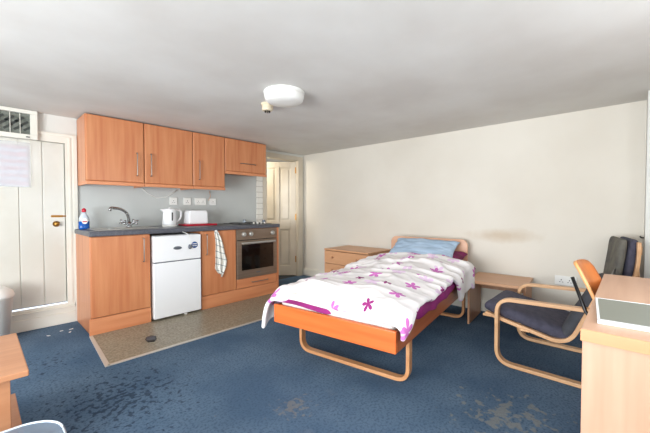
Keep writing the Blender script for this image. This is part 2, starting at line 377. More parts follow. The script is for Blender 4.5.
# far doorway frame and panelled door
bm = BM(); f0, f1 = YK - .02, YK + .125
box(bm, DX0 - .06, DX0, f0, YK, 0, DZ + .04); box(bm, DX1, DX1 + .08, f0, YK, 0, DZ + .04); box(bm, DX0, DX1, f0, YK, DZ, DZ + .04)
box(bm, DX0 - .066, DX1 + .092, f0 - .008, YK, DZ + .04, DZ + .055); box(bm, DX1 + .08, DX1 + .092, f0 - .008, YK, 0, DZ + .04)
box(bm, DX0, DX0 + .018, YK - .002, f1, 0, DZ - .012); box(bm, DX1 - .006, DX1 - .0, YK - .002, f1, 0, DZ - .012); box(bm, DX0, DX1, YK - .002, f1, DZ - .012, DZ - .001)
struct('trim_2', bm, 'cream', label='cream frame around the far doorway', cat='door frame')
d2 = bpy.data.objects.new('door_2', None); C.objects.link(d2); d2.location = (3.588, YK + .03, 0.006); d2.rotation_euler = (0, 0, R(-47)); d2['kind'] = 'structure'; d2['label'] = 'cream six panel door standing ajar in the far doorway'; d2['category'] = 'door'
DW = .60; dh = 1.86
bm = BM(); box(bm, -DW, 0, .018, .026, 0, dh)
for x0, x1 in ((-DW, -DW + .09), (-DW / 2 - .03, -DW / 2 + .03), (-.09, 0)): box(bm, x0, x1, 0, .04, 0, dh)
for z0, z1 in ((0, .16), (.76, .90), (1.76, dh)):
    for x0, x1 in ((-DW + .09, -DW / 2 - .03), (-DW / 2 + .03, -.09)): box(bm, x0, x1, 0, .04, z0, z1)
obj('door_leaf', bm, 'cream', d2, .006)
for x0, x1 in ((-DW + .09, -DW / 2 - .03), (-DW / 2 + .03, -.09)):
    for z0, z1 in ((.16, .76), (.90, 1.76)):
        obj('panel', box(BM(), x0 + .03, x1 - .03, .006, .02, z0 + .03, z1 - .03), 'cream', d2, .006)
for z in (.27, .96, 1.72):
    obj('hinge', box(BM(), -.012, .006, -.006, .006, z - .05, z + .05), 'brass', d2, .002, label='brass hinge')
# splashback, tile strip
struct('trim_3', box(BM(), .692, 2.785, YK - .006, YK, .905, H), 'splash', label='pale blue grey panel between worktop and wall cupboards', cat='splashback')
bm = BM(); box(bm, 2.785, 2.905, YK - .006, YK, .85, 1.60)
tl = struct('trim_4', bm, 'grout', label='narrow column of small white tiles beside the far doorway', cat='tiles')
z = .86
while z < 1.58:
    obj('tile', box(BM(), 2.79, 2.90, YK - .014, YK - .004, z, z + .075), 'tile', tl, .003); z += .081
struct('floor_vinyl', prism(BM(), [(.622, 2.67), (2.74, 2.67), (2.74, YK), (.668, YK), (.668, 3.378)], 2, 0, .004), 'vinyl', label='speckled brown vinyl flooring in front of the kitchen units', cat='vinyl floor')
bm = BM(); prism(bm, [(.598, 2.645), (.63, 2.645), (.676, 3.376), (.650, 3.376)], 2, 0, .008); box(bm, .615, 2.76, 2.645, 2.672, 0, .008)
struct('trim_5', bm, 'strip', bev=.002, label='pale metal edging strip around the vinyl flooring', cat='edging strip')

# ---------------------------------------------------------------- vent window over the planked door
v = thing('vent_window', 'white framed vent window with dark panes above the plank door', 'vent', (0, YK - .06, 1.72))
bm = BM(); x0, x1 = -.05, .40
box(bm, x0, x1, 0, .058, 0, .04); box(bm, x0, x1, 0, .058, .222, .255); box(bm, x0, x0 + .04, 0, .058, .04, .222); box(bm, .35, x1, 0, .058, .04, .222); box(bm, x0 + .04, .35, .03, .058, .04, .222)
obj('frame', bm, 'white', v, .003)
for a, b in ((-.01, .075), (.08, .154), (.157, .218), (.222, .282), (.286, .35)):
    p = obj('pane', box(BM(), a, b, .018, .026, .042, .22), 'vent_glass', v)
for xx in (.155, .22, .284): obj('glazing_bar', box(BM(), xx - .002, xx + .002, .010, .02, .04, .222), 'white', v)
for kx in range(3):
    m_ = Matrix.Translation((.19 + .064 * kx - .01, .0135, .13)) @ Matrix.Rotation(R(-38), 4, 'Y')
    for dz in (-.045, .0, .045):
        obj('louvre', box(BM(), -.036, .036, 0, .003, dz - .009, dz + .009, m_), 'vent_slat', v)
obj('catch', box(BM(), .32, .345, -.006, 0, .012, .02), 'black', v)
# notice on the door
n = thing('door_notice', 'printed notice in a clear plastic sleeve hanging on the plank door', 'notice', (.12, YK - .006, 1.30))
obj('sheet', box(BM(), -.22, .215, 0, .001, 0, .36), 'notice', n)
bm = BM(); nx, nz_ = 14, 12; g = [[bm.verts.new((-.235 + .467 * i / nx, -.006 - .006 * noise.noise(Vector((i * .5, j * .35, 1))), -.008 + .40 * j / nz_)) for i in range(nx + 1)] for j in range(nz_ + 1)]
for j in range(nz_):
    for i in range(nx): bm.faces.new([g[j][i], g[j][i + 1], g[j + 1][i + 1], g[j + 1][i]])
M['sleeve'] = new_mat('clear_plastic_sleeve', (235, 240, 245), .12); M['sleeve'].node_tree.nodes['Principled BSDF'].inputs['Alpha'].default_value = .3
obj('plastic_sleeve', bm, 'sleeve', n, smooth=True)
obj('pin', lathe(BM(), [(.006, 0), (.008, -.004), (.002, -.012)], (-.02, -.01, .375), 12, 1), 'steel', n)

# ---------------------------------------------------------------- kitchen
YF = 3.378   # front of the base doors
def bar_handle(parent, p0, p1, d=.028):
    p0 = Vector(p0); p1 = Vector(p1); o = Vector((0, -d, 0)); e = (p1 - p0).normalized() * .012
    bm = BM(); tube(bm, round_path([p0, p0 + o, p1 + o, p1], .012, 4), .0048, 8)
    return obj('handle', bm, 'handle', parent, smooth=True, label='slim brushed steel bow handle')
def base_cab(x0, x1, label, hx=None, hz=(.60, .82), z0=.15, z1=.857, loc_z=0):
    t = thing('base_cabinet', label, 'kitchen cabinet', ((x0 + x1) / 2, 3.68, .0), 0, None)
    def X(a): return a - (x0 + x1) / 2
    bm = BM(); yb = YK - .008 - 3.68; yf = YF + .02 - 3.68; s = .018
    box(bm, X(x0), X(x0 + s), yf, yb, 0, z1); box(bm, X(x1 - s), X(x1), yf, yb, 0, z1); box(bm, X(x0 + s), X(x1 - s), yf, yb, .15, .168); box(bm, X(x0 + s), X(x1 - s), yb - .01, yb, .168, z1); box(bm, X(x0 + s), X(x1 - s), yf, yf + .08, z1 - .018, z1)
    obj('carcass', bm, 'cab', t, .001)
    if hx is not None:
        d = obj('door', box(BM(), X(x0 + .002), X(x1 - .002), YF - 3.68, yf, z0, z1 - .004), 'cab', t, .007, seg=3)
        bar_handle(d, (X(hx), YF - 3.68, hz[0]), (X(hx), YF - 3.68, hz[1]))
    return t
base_cab(.668, 1.15, 'beech base cabinet under the sink, left of the fridge', 1.085)
base_cab(1.662, 2.086, 'beech base cabinet with a tea towel hung on it', 1.715)
oc = base_cab(2.09, 2.705, 'beech oven housing with a low drawer at the right end')
def oX(a): return a - (2.09 + 2.705) / 2
dr = obj('drawer', box(BM(), oX(2.094), oX(2.685), YF - 3.68, YF + .02 - 3.68, .15, .262), 'cab_h', oc, .006, seg=3)
bar_handle(dr, (oX(2.30), YF - 3.68, .208), (oX(2.53), YF - 3.68, .208))
obj('end_panel', box(BM(), oX(2.689), oX(2.715), YF - .006 - 3.68, YK - .01 - 3.68, 0, .857), 'cab', oc, .002)
for a, b, lab in ((.655, 1.15, 'short beech plinth board under the sink cabinet'), (1.662, 2.688, 'long beech plinth board under the oven and towel cabinet')):
    tag(obj('plinth', box(BM(), a, b, YF + .0, YF + .017, .0045, .146), 'cab_h', bev=.002), lab, 'plinth')
# oven
ov = thing('built_in_oven', 'bronze steel built-in oven with a dark glass door', 'oven', (2.39, YF, .265))
obj('body', box(BM(), -.27, .27, .025, .5, .01, .57), 'black', ov)
obj('control_panel', box(BM(), -.297, .297, -.004, .02, .462, .588), 'oven_steel', ov, .004)
od = obj('door', box(BM(), -.297, .297, -.008, .02, .0, .455), 'oven_steel', ov, .005)
obj('glass', box(BM(), -.235, .235, -.0105, -.006, .098, .405), 'glass_blk', od, .002, label='dark glass pane')
bm = BM(); tube(bm, [(-.24, -.042, .425), (.24, -.042, .425)], .013, 12); box(bm, -.235, -.215, -.04, -.008, .417, .433); box(bm, .215, .235, -.04, -.008, .417, .433)
obj('handle', bm, 'steel', od, smooth=False, label='silver bar handle')
obj('badge', box(BM(), -.03, .03, -.0095, -.006, .05, .06), 'logo', od)
for x in (-.205, -.105, .222):
    obj('knob', lathe(BM(), [(.026, 0), (.029, -.004), (.026, -.024), (.02, -.03), (.001, -.03)], (x, -.004, .53), 20, 1), 'steel', ov, .001, label='round silver control knob')
# fridge
fr = thing('fridge_freezer', 'white under-counter fridge freezer between the beech cabinets', 'fridge', (1.405, YF - .03, .004))
obj('body', box(BM(), -.237, .237, .05, .56, .012, .83), 'enamel', fr, .006)
fd = obj('fridge_door', box(BM(), -.237, .237, 0, .046, .02, .565), 'enamel', fr, .008, seg=3)
fz = obj('freezer_door', box(BM(), -.237, .237, 0, .046, .573, .826), 'enamel', fr, .008, seg=3)
obj('badge', lathe(BM(), [(.042, 0), (.042, -.003), (.001, -.004)], (-.01, -.001, .70), 24, 1, (1, .42)), 'logo', fz, label='small grey oval badge')
bm = BM(); lathe(bm, [(.038, 0), (.038, -.0012)], (.166, -.0005, .718), 28, 1); st = obj('sticker', bm, 'plastic_w', fz, label='round white and blue sticker')
bm = BM(); lathe(bm, [(.034, 0), (.034, -.0008)], (.166, -.0015, .718), 28, 1); ss = obj('sticker_print', bm, 'sticker', st)
for dz in (-.008, .006): obj('sticker_line', box(BM(), .142, .190, -.0035, -.0018, .716 + dz * 1.4, .724 + dz * 1.4), 'plastic_w', st)
obj('edge_strip', box(BM(), -.237, .237, .003, .046, .565, .573), 'logo', fr)
for x in (-.2, .08, .21): obj('foot', lathe(BM(), [(.015, 0), (.017, .003), (.012, .014)], (x, .03 if x == .08 else .1, 0), 14), 'plastic_w', fr)
# plug hanging on the fridge
pg = thing('power_plug', 'grey plug and flex hanging over the front of the fridge', 'plug', (1.51, YF - .045, .70))
bm = BM(); tube(bm, [(-.06, .02, .165), (-.04, -.008, .152), (-.012, -.022, .13), (0, -.024, .07), (0, -.02, .03)], .0035, 8)
obj('flex', bm, 'plastic_w', pg, smooth=True)
obj('plug_body', ball(BM(), (0, -.016, .01), .022, (1, .55, 1.15)), 'logo', pg, smooth=True)
for dx, dz in ((-.008, .002), (.008, .002), (0, .018)): obj('pin', box(BM(), dx - .003, dx + .003, -.042, -.026, dz - .002, dz + .004), 'steel', pg)
# worktop
wt = obj('worktop', box(BM(), .660, 2.735, YF - .012, YK - .007, .858, .904), 'worktop', bev=.008, seg=3); tag(wt, 'long dark grey worktop over the base units', 'worktop')
# sink
sk = thing('sink', 'stainless steel sink set in the worktop at its left end', 'sink', (.92, 3.70, .904))
bm = BM(); ox0, ox1, oy0, oy1 = -.19, .35, -.2, .2
for q in ((ox0, -.16, oy0, oy1), (.11, ox1, oy0, oy1), (-.16, .11, oy0, -.16), (-.16, .11, .13, oy1)): box(bm, q[0], q[1], q[2], q[3], .0, .006)
for kx in range(6): box(bm, .13 + kx * .032, .138 + kx * .032, -.14, .05, .006, .009)
obj('rim', bm, 'steel', sk, .002)
bm = BM(); box(bm, -.16, .11, -.16, .13, .0006, .003); obj('bowl', bm, 'steel', sk, .0)
obj('waste', lathe(BM(), [(.03, .003), (.03, .006), (.02, .0045)], (-.02, -.01, 0), 20), 'chrome', sk)
# tap
tp = thing('mixer_tap', 'chrome mixer tap with long swivel spout on the sink', 'tap', (1.09, 3.80, .9105))
obj('base', lathe(BM(), [(.028, 0), (.028, .012), (.02, .02), (.018, .05), (.001, .055)], (0, 0, 0), 20), 'chrome', tp, smooth=True)
bm = BM(); tube(bm, round_path([(0, 0, .04), (-.01, -.01, .13), (-.07, -.05, .185), (-.195, -.135, .20), (-.205, -.142, .172)], [.05, .06, .02], 6), .0145, 12)
obj('spout', bm, 'chrome', tp, smooth=True)
for s in (-1, 1):
    bm = BM(); tube(bm, [(0, 0, .025), (s * .045, -s * .01, .045)], .012, 10)
    hb = obj('tap_handle', bm, 'chrome', tp, smooth=True); bm = BM()
    for kk in range(4):
        a = kk * math.pi / 2 + .5; tube(bm, [(s * .05, -s * .01, .05), (s * .055 + .034 * math.cos(a), -s * .01 + .02 * math.sin(a), .055 + .026 * math.sin(a))], .0105, 8)
    obj('cross_grip', bm, 'chrome', hb, smooth=True)
# washing-up liquid
b_ = thing('washing_up_liquid', 'clear bottle of blue washing up liquid with a red cap', 'bottle', (.712, 3.82, .905), 0)
M['clear_pl'] = new_mat('clear_bottle_plastic', (206, 216, 226), .15); 
obj('bottle_body', lathe(BM(), [(.040, 0), (.044, .01), (.043, .075)], n=24, sq=(1, .6)), 'blue_liq', b_, smooth=True)
obj('shoulder', lathe(BM(), [(.043, .075), (.038, .115), (.020, .145), (.013, .165)], n=24, sq=(1, .6)), 'clear_pl', b_, smooth=True)
obj('label_patch', lathe(BM(), [(.026, 0), (.026, .003)], (0, -.028, .078), 24, 1, (.9, 1.1)), 'plastic_w', b_)
obj('label_band', box(BM(), -.018, .018, -.0295, -.0275, .068, .078), 'red', b_)
obj('cap', lathe(BM(), [(.014, .163), (.018, .168), (.018, .188), (.009, .2), (.001, .202)], n=20), 'red', b_, smooth=True)
# kettle
kt = thing('kettle', 'white plastic jug kettle standing left of the toaster', 'kettle', (1.475, 3.74, .9045))
obj('base', lathe(BM(), [(.075, 0), (.078, .008), (.072, .018)], n=32), 'plastic_w', kt, .001)
obj('body', lathe(BM(), [(.07, .019), (.074, .03), (.066, .17), (.062, .19), (.05, .197), (.001, .2)], n=32, sq=(1, 1)), 'enamel', kt, smooth=True)
bm = BM(); tube(bm, round_path([(.055, 0, .185), (.125, 0, .178), (.125, 0, .08), (.068, 0, .045)], [.03, .05], 6), .0105, 10); obj('handle', bm, 'enamel', kt, smooth=True)
bm = BM(); prism(bm, [(-.1, .19), (-.05, .196), (-.05, .14)], 1, -.02, .02); obj('spout', bm, 'enamel', kt, .004)
obj('water_gauge', box(BM(), -.006, .006, -.075, -.066, .065, .155), 'black', kt, .002, label='black water gauge')
obj('lid_knob', lathe(BM(), [(.014, .198), (.012, .208), (.001, .21)], n=16), 'enamel', kt)
# toaster on a red tray
tr = obj('tray', box(BM(), 1.615, 1.985, 3.62, 3.86, .9045, .924), 'red', bev=.009, seg=3); tag(tr, 'flat red tray under the white toaster', 'tray')
ts = thing('toaster', 'white two slot toaster on the red tray', 'toaster', (1.775, 3.74, .9245))
bm = BM(); prism(bm, [(-.118, 0), (.118, 0), (.112, .13), (.098, .158), (-.098, .158), (-.112, .13)], 1, -.075, .075); obj('body', bm, 'enamel', ts, .014, seg=4)
for y in (-.03, .03): obj('slot', box(BM(), -.08, .08, y - .012, y + .012, .1575, .1595), 'black', ts)
obj('lever', box(BM(), .112, .13, -.012, .012, .10, .115), 'black', ts, .003)
# hob
hb = thing('hob', 'black electric hob with sealed plates set in the worktop', 'hob', (2.46, 3.69, .9045))
obj('hob_plate', box(BM(), -.235, .235, -.2, .22, 0, .005), 'black', hb, .002)
for x, y, r in ((-.11, -.08, .075), (.11, -.08, .09), (-.11, .11, .09), (.11, .11, .075)):
    bm = BM(); lathe(bm, [(r, .005), (r, .011), (r - .01, .014), (.02, .0135), (.001, .012)], (x, y, 0), 28); obj('hotplate', bm, 'black', hb)
for x in (-.03, .03, .09, .14): obj('knob', lathe(BM(), [(.017, .005), (.016, .02), (.012, .024), (.001, .024)], (x, -.172, 0), 16), 'steel', hb)
# spice jars by the tiles
for x, y, lab, mt in ((2.56, 3.93, 'small glass jar against the tiles beside the hob', 'clear_pl'), (2.66, 3.62, 'small dark pot at the right end of the worktop', 'logo')):
    j = thing('jar', lab, 'jar', (x, y, .9045)); obj('jar_body', lathe(BM(), [(.02, 0), (.024, .004), (.024, .03), (.018, .035)], n=20), mt, j, smooth=True); obj('lid', lathe(BM(), [(.021, .034), (.021, .045), (.001, .046)], n=20), 'logo', j)

# tea towel
tw = thing('tea_towel', 'white tea towel with grey checks hanging on the beech cabinet', 'tea towel', (1.86, YF - .004, .35))
prof = [(.0, .030, .085), (.05, -.005, .108), (.12, -.035, .105), (.19, -.02, .10), (.27, -.03, .065), (.35, -.01, .05), (.43, -.03, .022), (.49, -.035, .0), (.51, -.04, -.02)]
bm = BM(); uvl = bm.loops.layers.uv.new('cloth'); rows = []; nc = 16
zs = [(.00, .015, .035), (.035, -.02, .06), (.09, -.055, .085), (.16, -.045, .10), (.25, -.042, .075), (.34, -.04, .055), (.42, -.045, .03), (.48, -.05, .0), (.51, -.045, -.02)]
for j, (zz, a, b) in enumerate(zs):
    row = []
    for i in range(nc + 1):
        t = i / nc; row.append((bm.verts.new((a + (b - a) * t, -.012 - .010 * math.cos(t * 14 + zz * 3) - .004 * math.sin(zz * 20), zz + (.02 * math.sin(t * 5 + 1) if j == 0 else 0))), (t * .34, zz)))
    rows.append(row)
for r0, r1 in zip(rows, rows[1:]):
    for i in range(nc):
        f = bm.faces.new([r0[i][0], r0[i + 1][0], r1[i + 1][0], r1[i][0]])
        for lp, q in zip(f.loops, (r0[i][1], r0[i + 1][1], r1[i + 1][1], r1[i][1])): lp[uvl].uv = q
t_ = obj('cloth', bm, 'towel', tw, smooth=True); s_ = t_.modifiers.new('solid', 'SOLIDIFY'); s_.thickness = .004
obj('hook', box(BM(), -.042, -.028, -.024, .0035, .49, .515), 'plastic_w', tw, .003)

# wall cupboards
def wall_cab(x0, x1, z0, label, handle):
    yf = 3.617; xc = (x0 + x1) / 2; t = thing('wall_cabinet', label, 'kitchen cabinet', (xc, yf, z0)); h = 1.966 - z0
    X = lambda a: a - xc
    bm = BM(); box(bm, X(x0), X(x1), .02, YK - .008 - yf, .032, h - .0); obj('carcass', bm, 'cab', t, .001)
    d = obj('door', box(BM(), X(x0 + .002), X(x1 - .002), 0, .019, .036, h), 'cab', t, .009, seg=3)
    bar_handle(d, *[(X(p[0]), 0, p[1] - z0) for p in handle])
    bm = BM(); box(bm, X(x0), X(x1), -.004, .02, 0, .032); box(bm, X(x0), X(x0 + .02), .02, YK - .008 - yf, 0, .032)
    obj('pelmet', bm, 'cab_h', t, .003)
    return t
wall_cab(.693, 1.183, 1.325, 'beech wall cabinet at the left end, above the tap', ((1.112, 1.43), (1.112, 1.655)))
wall_cab(1.187, 1.688, 1.325, 'beech wall cabinet above the kettle and fridge', ((1.242, 1.435), (1.242, 1.66)))
wall_cab(1.692, 2.088, 1.325, 'narrow beech wall cabinet above the towel cabinet', ((1.757, 1.435), (1.757, 1.645)))
wall_cab(2.092, 2.705, 1.53, 'short beech wall cabinet above the hob', ((2.30, 1.672), (2.525, 1.672)))
# wall sockets
def socket(x, z, w_, label, n, group, axis='k'):
    t = thing('wall_socket', label, 'socket', (x, YK - .007, z) if axis == 'k' else (XB - .0005, x, z), 0 if axis == 'k' else R(-90), group)
    obj('plate', box(BM(), -w_ / 2, w_ / 2, -.011, 0, -.043, .043), 'plastic_w', t, .003)
    for i in range(n):
        cx = (i - (n - 1) / 2) * .062
        for dx, dz, a, b in ((0, .006, .003, .005), (-.011, -.014, .005, .002), (.011, -.014, .005, .002)): obj('pin_hole', box(BM(), cx + dx - a, cx + dx + a, -.0125, -.0105, dz - b, dz + b), 'black', t)
        obj('switch', box(BM(), cx - .006, cx + .006, -.015, -.01, .02, .034), 'plastic_w', t, .001)
    return t
socket(1.61, 1.19, .088, 'leftmost white wall socket above the kettle', 1, 'kitchen wall sockets')
socket(1.775, 1.19, .088, 'white single wall socket second from left above the toaster', 1, 'kitchen wall sockets')
socket(1.944, 1.19, .147, 'white double wall socket on the pale kitchen panel', 2, 'kitchen wall sockets')
socket(2.11, 1.19, .088, 'rightmost white wall socket under the wall cabinets', 1, 'kitchen wall sockets')
socket(.435, .435, .165, 'white twin wall sockets low on the cream wall behind the armchair', 2, None, 'b')
def cable(name, pts, r, mt, label):
    bm = BM(); tube(bm, pts, r, 8); return tag(obj(name, bm, mt, smooth=True), label, 'cable')
cable('cable', [(1.27, YK - .012, 1.325), (1.33, YK - .012, 1.27), (1.42, YK - .012, 1.225), (1.52, YK - .012, 1.235), (1.60, YK - .012, 1.28), (1.66, YK - .012, 1.325)], .004, 'plastic_w', 'thin white cable looping below the wall cabinets')
cable('cable', [(2.045, YK - .022, 1.205), (2.07, YK - .03, 1.26), (2.06, YK - .02, 1.325)], .0035, 'chest', 'short brown flex dropping to the rightmost kitchen socket')

# ---------------------------------------------------------------- ceiling fittings
cl = thing('ceiling_light', 'round white flush ceiling light', 'ceiling light', (1.608, 1.925, H - .0005))
obj('base', lathe(BM(), [(.150, 0), (.154, -.006), (.150, -.02)], n=48), 'plastic_w', cl)
obj('diffuser', lathe(BM(), [(.148, -.018), (.150, -.03), (.142, -.062), (.12, -.078), (.06, -.086), (.001, -.088)], n=48), 'lamp_w', cl, smooth=True)
sd = thing('smoke_detector', 'small cream smoke detector beside the ceiling light', 'smoke detector', (1.685, 2.235, H - .0005))
obj('base', lathe(BM(), [(.052, 0), (.053, -.012), (.047, -.018)], n=32), 'cream_pl', sd, .001)
obj('cap', lathe(BM(), [(.044, -.018), (.046, -.048), (.040, -.060), (.03, -.062)], n=32), 'cream_pl', sd)
for kk in range(8):
    a = kk * math.pi / 4; obj('sensor_fin', box(BM(), .020 * math.cos(a) - .003, .020 * math.cos(a) + .003, .020 * math.sin(a) - .003, .020 * math.sin(a) + .003, -.074, -.061), 'black', sd)

# ---------------------------------------------------------------- bed
BA = R(7.8); BO = (1.548, .922); BW = .912; BL = 2.07
def bed_root(name, label, cat): return thing(name, label, cat, (BO[0], BO[1], 0), BA)
bed = bed_root('bed', 'single beech bed with bentwood loop legs', 'bed')
def rounded(y0, y1, z0, z1, rt, rb=0.0, n=8):
    pts = []
    for cx, cz, r, a0 in ((y1 - rt, z1 - rt, rt, 0), (y0 + rt, z1 - rt, rt, 90)):
        for i in range(n + 1):
            a = R(a0 + 90 * i / n); pts.append((cx + r * math.cos(a), cz + r * math.sin(a)))
    pts += [(y0, z0), (y1, z0)]; return pts
bm = BM(); box(bm, 0, .028, 0, BW, .305, .432); obj('foot_board', bm, 'bed', bed, .006, seg=3)
for s, y in ((0, 0), (1, BW - .026)):
    r_ = obj('side_rail', box(BM(), .0285, BL - .025, y, y + .026, .305, .425), 'bed_rail_shaded', bed, .005, seg=3)
    for x in (.1, .16): obj('bolt', lathe(BM(), [(.008, 0), (.008, -.003), (.001, -.004)], (x, y, .36) if s == 0 else (x, y + .03, .36), 12, 1), 'steel', r_)
bm = BM(); prism(bm, rounded(.065, BW + .022, .30, .772, .065), 0, BL - .025, BL); obj('headboard', bm, 'head', bed, .006, seg=3)
bm = BM(); box(bm, .03, BL - .03, .027, BW - .027, .345, .362); obj('slat_base', bm, 'head', bed)
for u in (.315, 1.80):
    y0, y1 = .045, BW - .003
    pth = round_path([(u, y0, .345), (u, y0, .0125), (u, y1, .0125), (u, y1, .345)], .085, 9)
    obj('leg', sweep(BM(), pth, (1, 0, 0), .05, .024), 'bent_bed', bed, .003, label='bent laminated wooden loop leg')
mt = tag(obj('mattress', box(BM(), .035, BL - .06, .03, BW - .03, .363, .515), 'mattress', bev=.03, seg=4), 'pale mattress lying on the beech bed', 'mattress'); mt.location = (BO[0], BO[1], 0); mt.rotation_euler = (0, 0, BA)
for p in mt.data.polygons: p.use_smooth = True

def sheet_mesh(name, u0, u1, nu, t0, t1, nt, f, mat, thick=0.0, sub=1):
    bm = BM(); uvl = bm.loops.layers.uv.new('cloth'); g = []
    for i in range(nu + 1):
        u = u0 + (u1 - u0) * i / nu; a = t0(u); b = t1(u); row = []
        for j in range(nt + 1):
            t = a + (b - a) * j / nt; row.append((bm.verts.new(f(u, t)), (u, t)))
        g.append(row)
    for i in range(nu):
        for j in range(nt):
            q = [g[i][j], g[i + 1][j], g[i + 1][j + 1], g[i][j + 1]]; fc = bm.faces.new([a[0] for a in q])
            for lp, a in zip(fc.loops, q): lp[uvl].uv = a[1]
    o = obj(name, bm, mat, smooth=True); o.location = (BO[0], BO[1], 0); o.rotation_euler = (0, 0, BA)
    if thick: s = o.modifiers.new('s', 'SOLIDIFY'); s.thickness = thick; s.offset = -1
    if sub: s = o.modifiers.new('sub', 'SUBSURF'); s.levels = 1; s.render_levels = 1
    return o
def nzv(x, y, z=0): return noise.noise(Vector((x, y, z)))
def smooth(a, b, x):
    t = max(0, min(1, (x - a) / (b - a))); return t * t * (3 - 2 * t)
def crease(u, v):
    w1 = nzv(u * 2.2 + 1.4 * nzv(u * 1.5, v * 1.5, 3), v * 3.0, 1.7)
    r1 = 1 - abs(nzv(u * 4.5 + v * 1.6, v * 2.2 - u * .8, 5.1)) * 2
    r2 = 1 - abs(nzv(u * 9 - v * 3, v * 5 + u * 2, 9.3)) * 2
    return .022 * w1 + .026 * max(0, r1) ** 3 + .013 * max(0, r2) ** 2
def drape(u, t, ztop, hang_out, round_r=.07, seed=0):
    """t runs across the bed (0..BW on top), beyond the edges it turns down the side"""
    def top(v): return ztop(u, v)
    if t < 0 or t > BW:
        s = -t if t < 0 else t - BW; e = 0 if t < 0 else BW; sgn = -1 if t < 0 else 1
        q = math.pi * round_r / 2
        if s < q:
            a = s / round_r; dy = round_r * math.sin(a); dz = round_r * (1 - math.cos(a))
        else: dy = round_r; dz = round_r + (s - q)
        fold = .018 * math.sin(u * 17 + 2 * nzv(u * 3, 0, seed)) * smooth(0, .2, s) + .02 * nzv(u * 5, s * 4, seed + 2)
        return (u + .01 * nzv(u * 4, t * 4, 8), e + sgn * (dy + hang_out(u) * smooth(0, .2, s) + fold), top(e) - dz)
    return (u, t, top(t))
def duv_top(u, v):
    e = min(v, BW - v); crown = .055 * smooth(-.02, .3, e)
    foot = smooth(-.02, .22, u)
    z = .535 + .0 * smooth(0, .8, u) + crown * (.4 + .6 * foot) + crease(u, v) * (.45 + .75 * smooth(.2, 1.2, u))
    z += .035 * smooth(.6, 1.5, u)
    z -= .075 * (1 - smooth(-.03, .10, u))
    z -= .05 * smooth(1.60, 1.72, u)
    return z
def tR(u): return -(.13 - .06 * smooth(.06, .18, u) + .21 * smooth(1.05, 1.22, u) + .010 * math.sin(u * 13))
def tL(u): return BW + .20 + .07 * (1 - smooth(.1, .42, u)) + .015 * math.sin(u * 11)
def duvf(u, t):
    x, y, z = drape(u, t, duv_top, lambda q: -.018 + .015 * smooth(1.1, 1.5, q), .075)
    k = smooth(.40, .60, t / BW) * (1 - smooth(.84, .93, t / BW)) * (1 - smooth(0, .3, u))
    y += .035 * smooth(BW, BW + .2, t) * (1 - smooth(.2, .6, u))
    x -= .03 * smooth(BW, BW + .2, t) * (1 - smooth(.0, .3, u))
    return (x + .07 * k, y, z + .03 * k + .006 * math.sin(t * 23) * (1 - smooth(0, .2, u)))
dv = sheet_mesh('duvet', -.012, 1.685, 110, tR, tL, 84, duvf, 'duvet', .028)
tag(dv, 'rumpled white duvet with purple flowers spread over the bed', 'duvet')
def sh_top(u, v): return .518 + .004 * nzv(u * 5, v * 5)
def sheetf(u, t):
    x, y, z = drape(u, t, sh_top, lambda q: .01, .035, 20)
    z -= .085 * (1 - smooth(.0, .09, u)) * (1.0 - .2 * smooth(.55, .8, y / BW))
    x += .13 * (1 - smooth(.38, .52, y / BW)) * (1 - smooth(0, .2, u))
    return (x, y, z)
sh = sheet_mesh('bed_sheet', .012, 1.96, 70, lambda u: -(.05 + .055 * smooth(.12, .3, u) * (1 - smooth(1.05, 1.2, u))) + .008 * math.sin(u * 19), lambda u: BW + .07, 40, sheetf, 'magenta', .006)
tag(sh, 'magenta sheet showing between the duvet and the mattress', 'bed sheet')
def pillow(name, u, v, z, lu, lv, h, mat, rx, label, rz=0):
    bm = BM(); n = 26; vs_ = {}
    for side in (1, -1):
        for i in range(n + 1):
            for j in range(n + 1):
                a = -1 + 2 * i / n; b = -1 + 2 * j / n
                if side == -1 and (abs(a) == 1 or abs(b) == 1): vs_[side, i, j] = vs_[1, i, j]; continue
                p = (max(0, (1 - a ** 4)) * max(0, (1 - b ** 4))) ** .55
                pin = 1 - .07 * (1 - a * a) * (abs(b) ** 3) ; pin2 = 1 - .07 * (1 - b * b) * abs(a) ** 3
                zz = side * h / 2 * p * (1 + .22 * nzv(a * 2.1, b * 2.7, side + u)) + .012 * nzv(a * 5, b * 5, u)
                vs_[side, i, j] = bm.verts.new((a * lu / 2 * pin2, b * lv / 2 * pin, zz))
    for side in (1, -1):
        for i in range(n):
            for j in range(n):
                q = [vs_[side, i, j], vs_[side, i + 1, j], vs_[side, i + 1, j + 1], vs_[side, i, j + 1]]
                bm.faces.new(q if side == 1 else q[::-1])
    o = obj(name, bm, mat, smooth=True, sub=1)
    m = Matrix.Translation((BO[0], BO[1], 0)) @ Matrix.Rotation(BA, 4, 'Z') @ Matrix.Translation((u, v, z)) @ Matrix.Rotation(rz, 4, 'Z') @ Matrix.Rotation(rx, 4, 'Y')
    o.matrix_world = m
    return tag(o, label, 'pillow')
pillow('pillow', 1.83, .385, .585, .40, .68, .12, 'plum', R(-12), 'plum pillow under the pale blue pillow')
pillow('pillow', 1.83, .475, .670, .36, .72, .10, 'pillow', R(-26), 'pale blue pillow against the headboard')

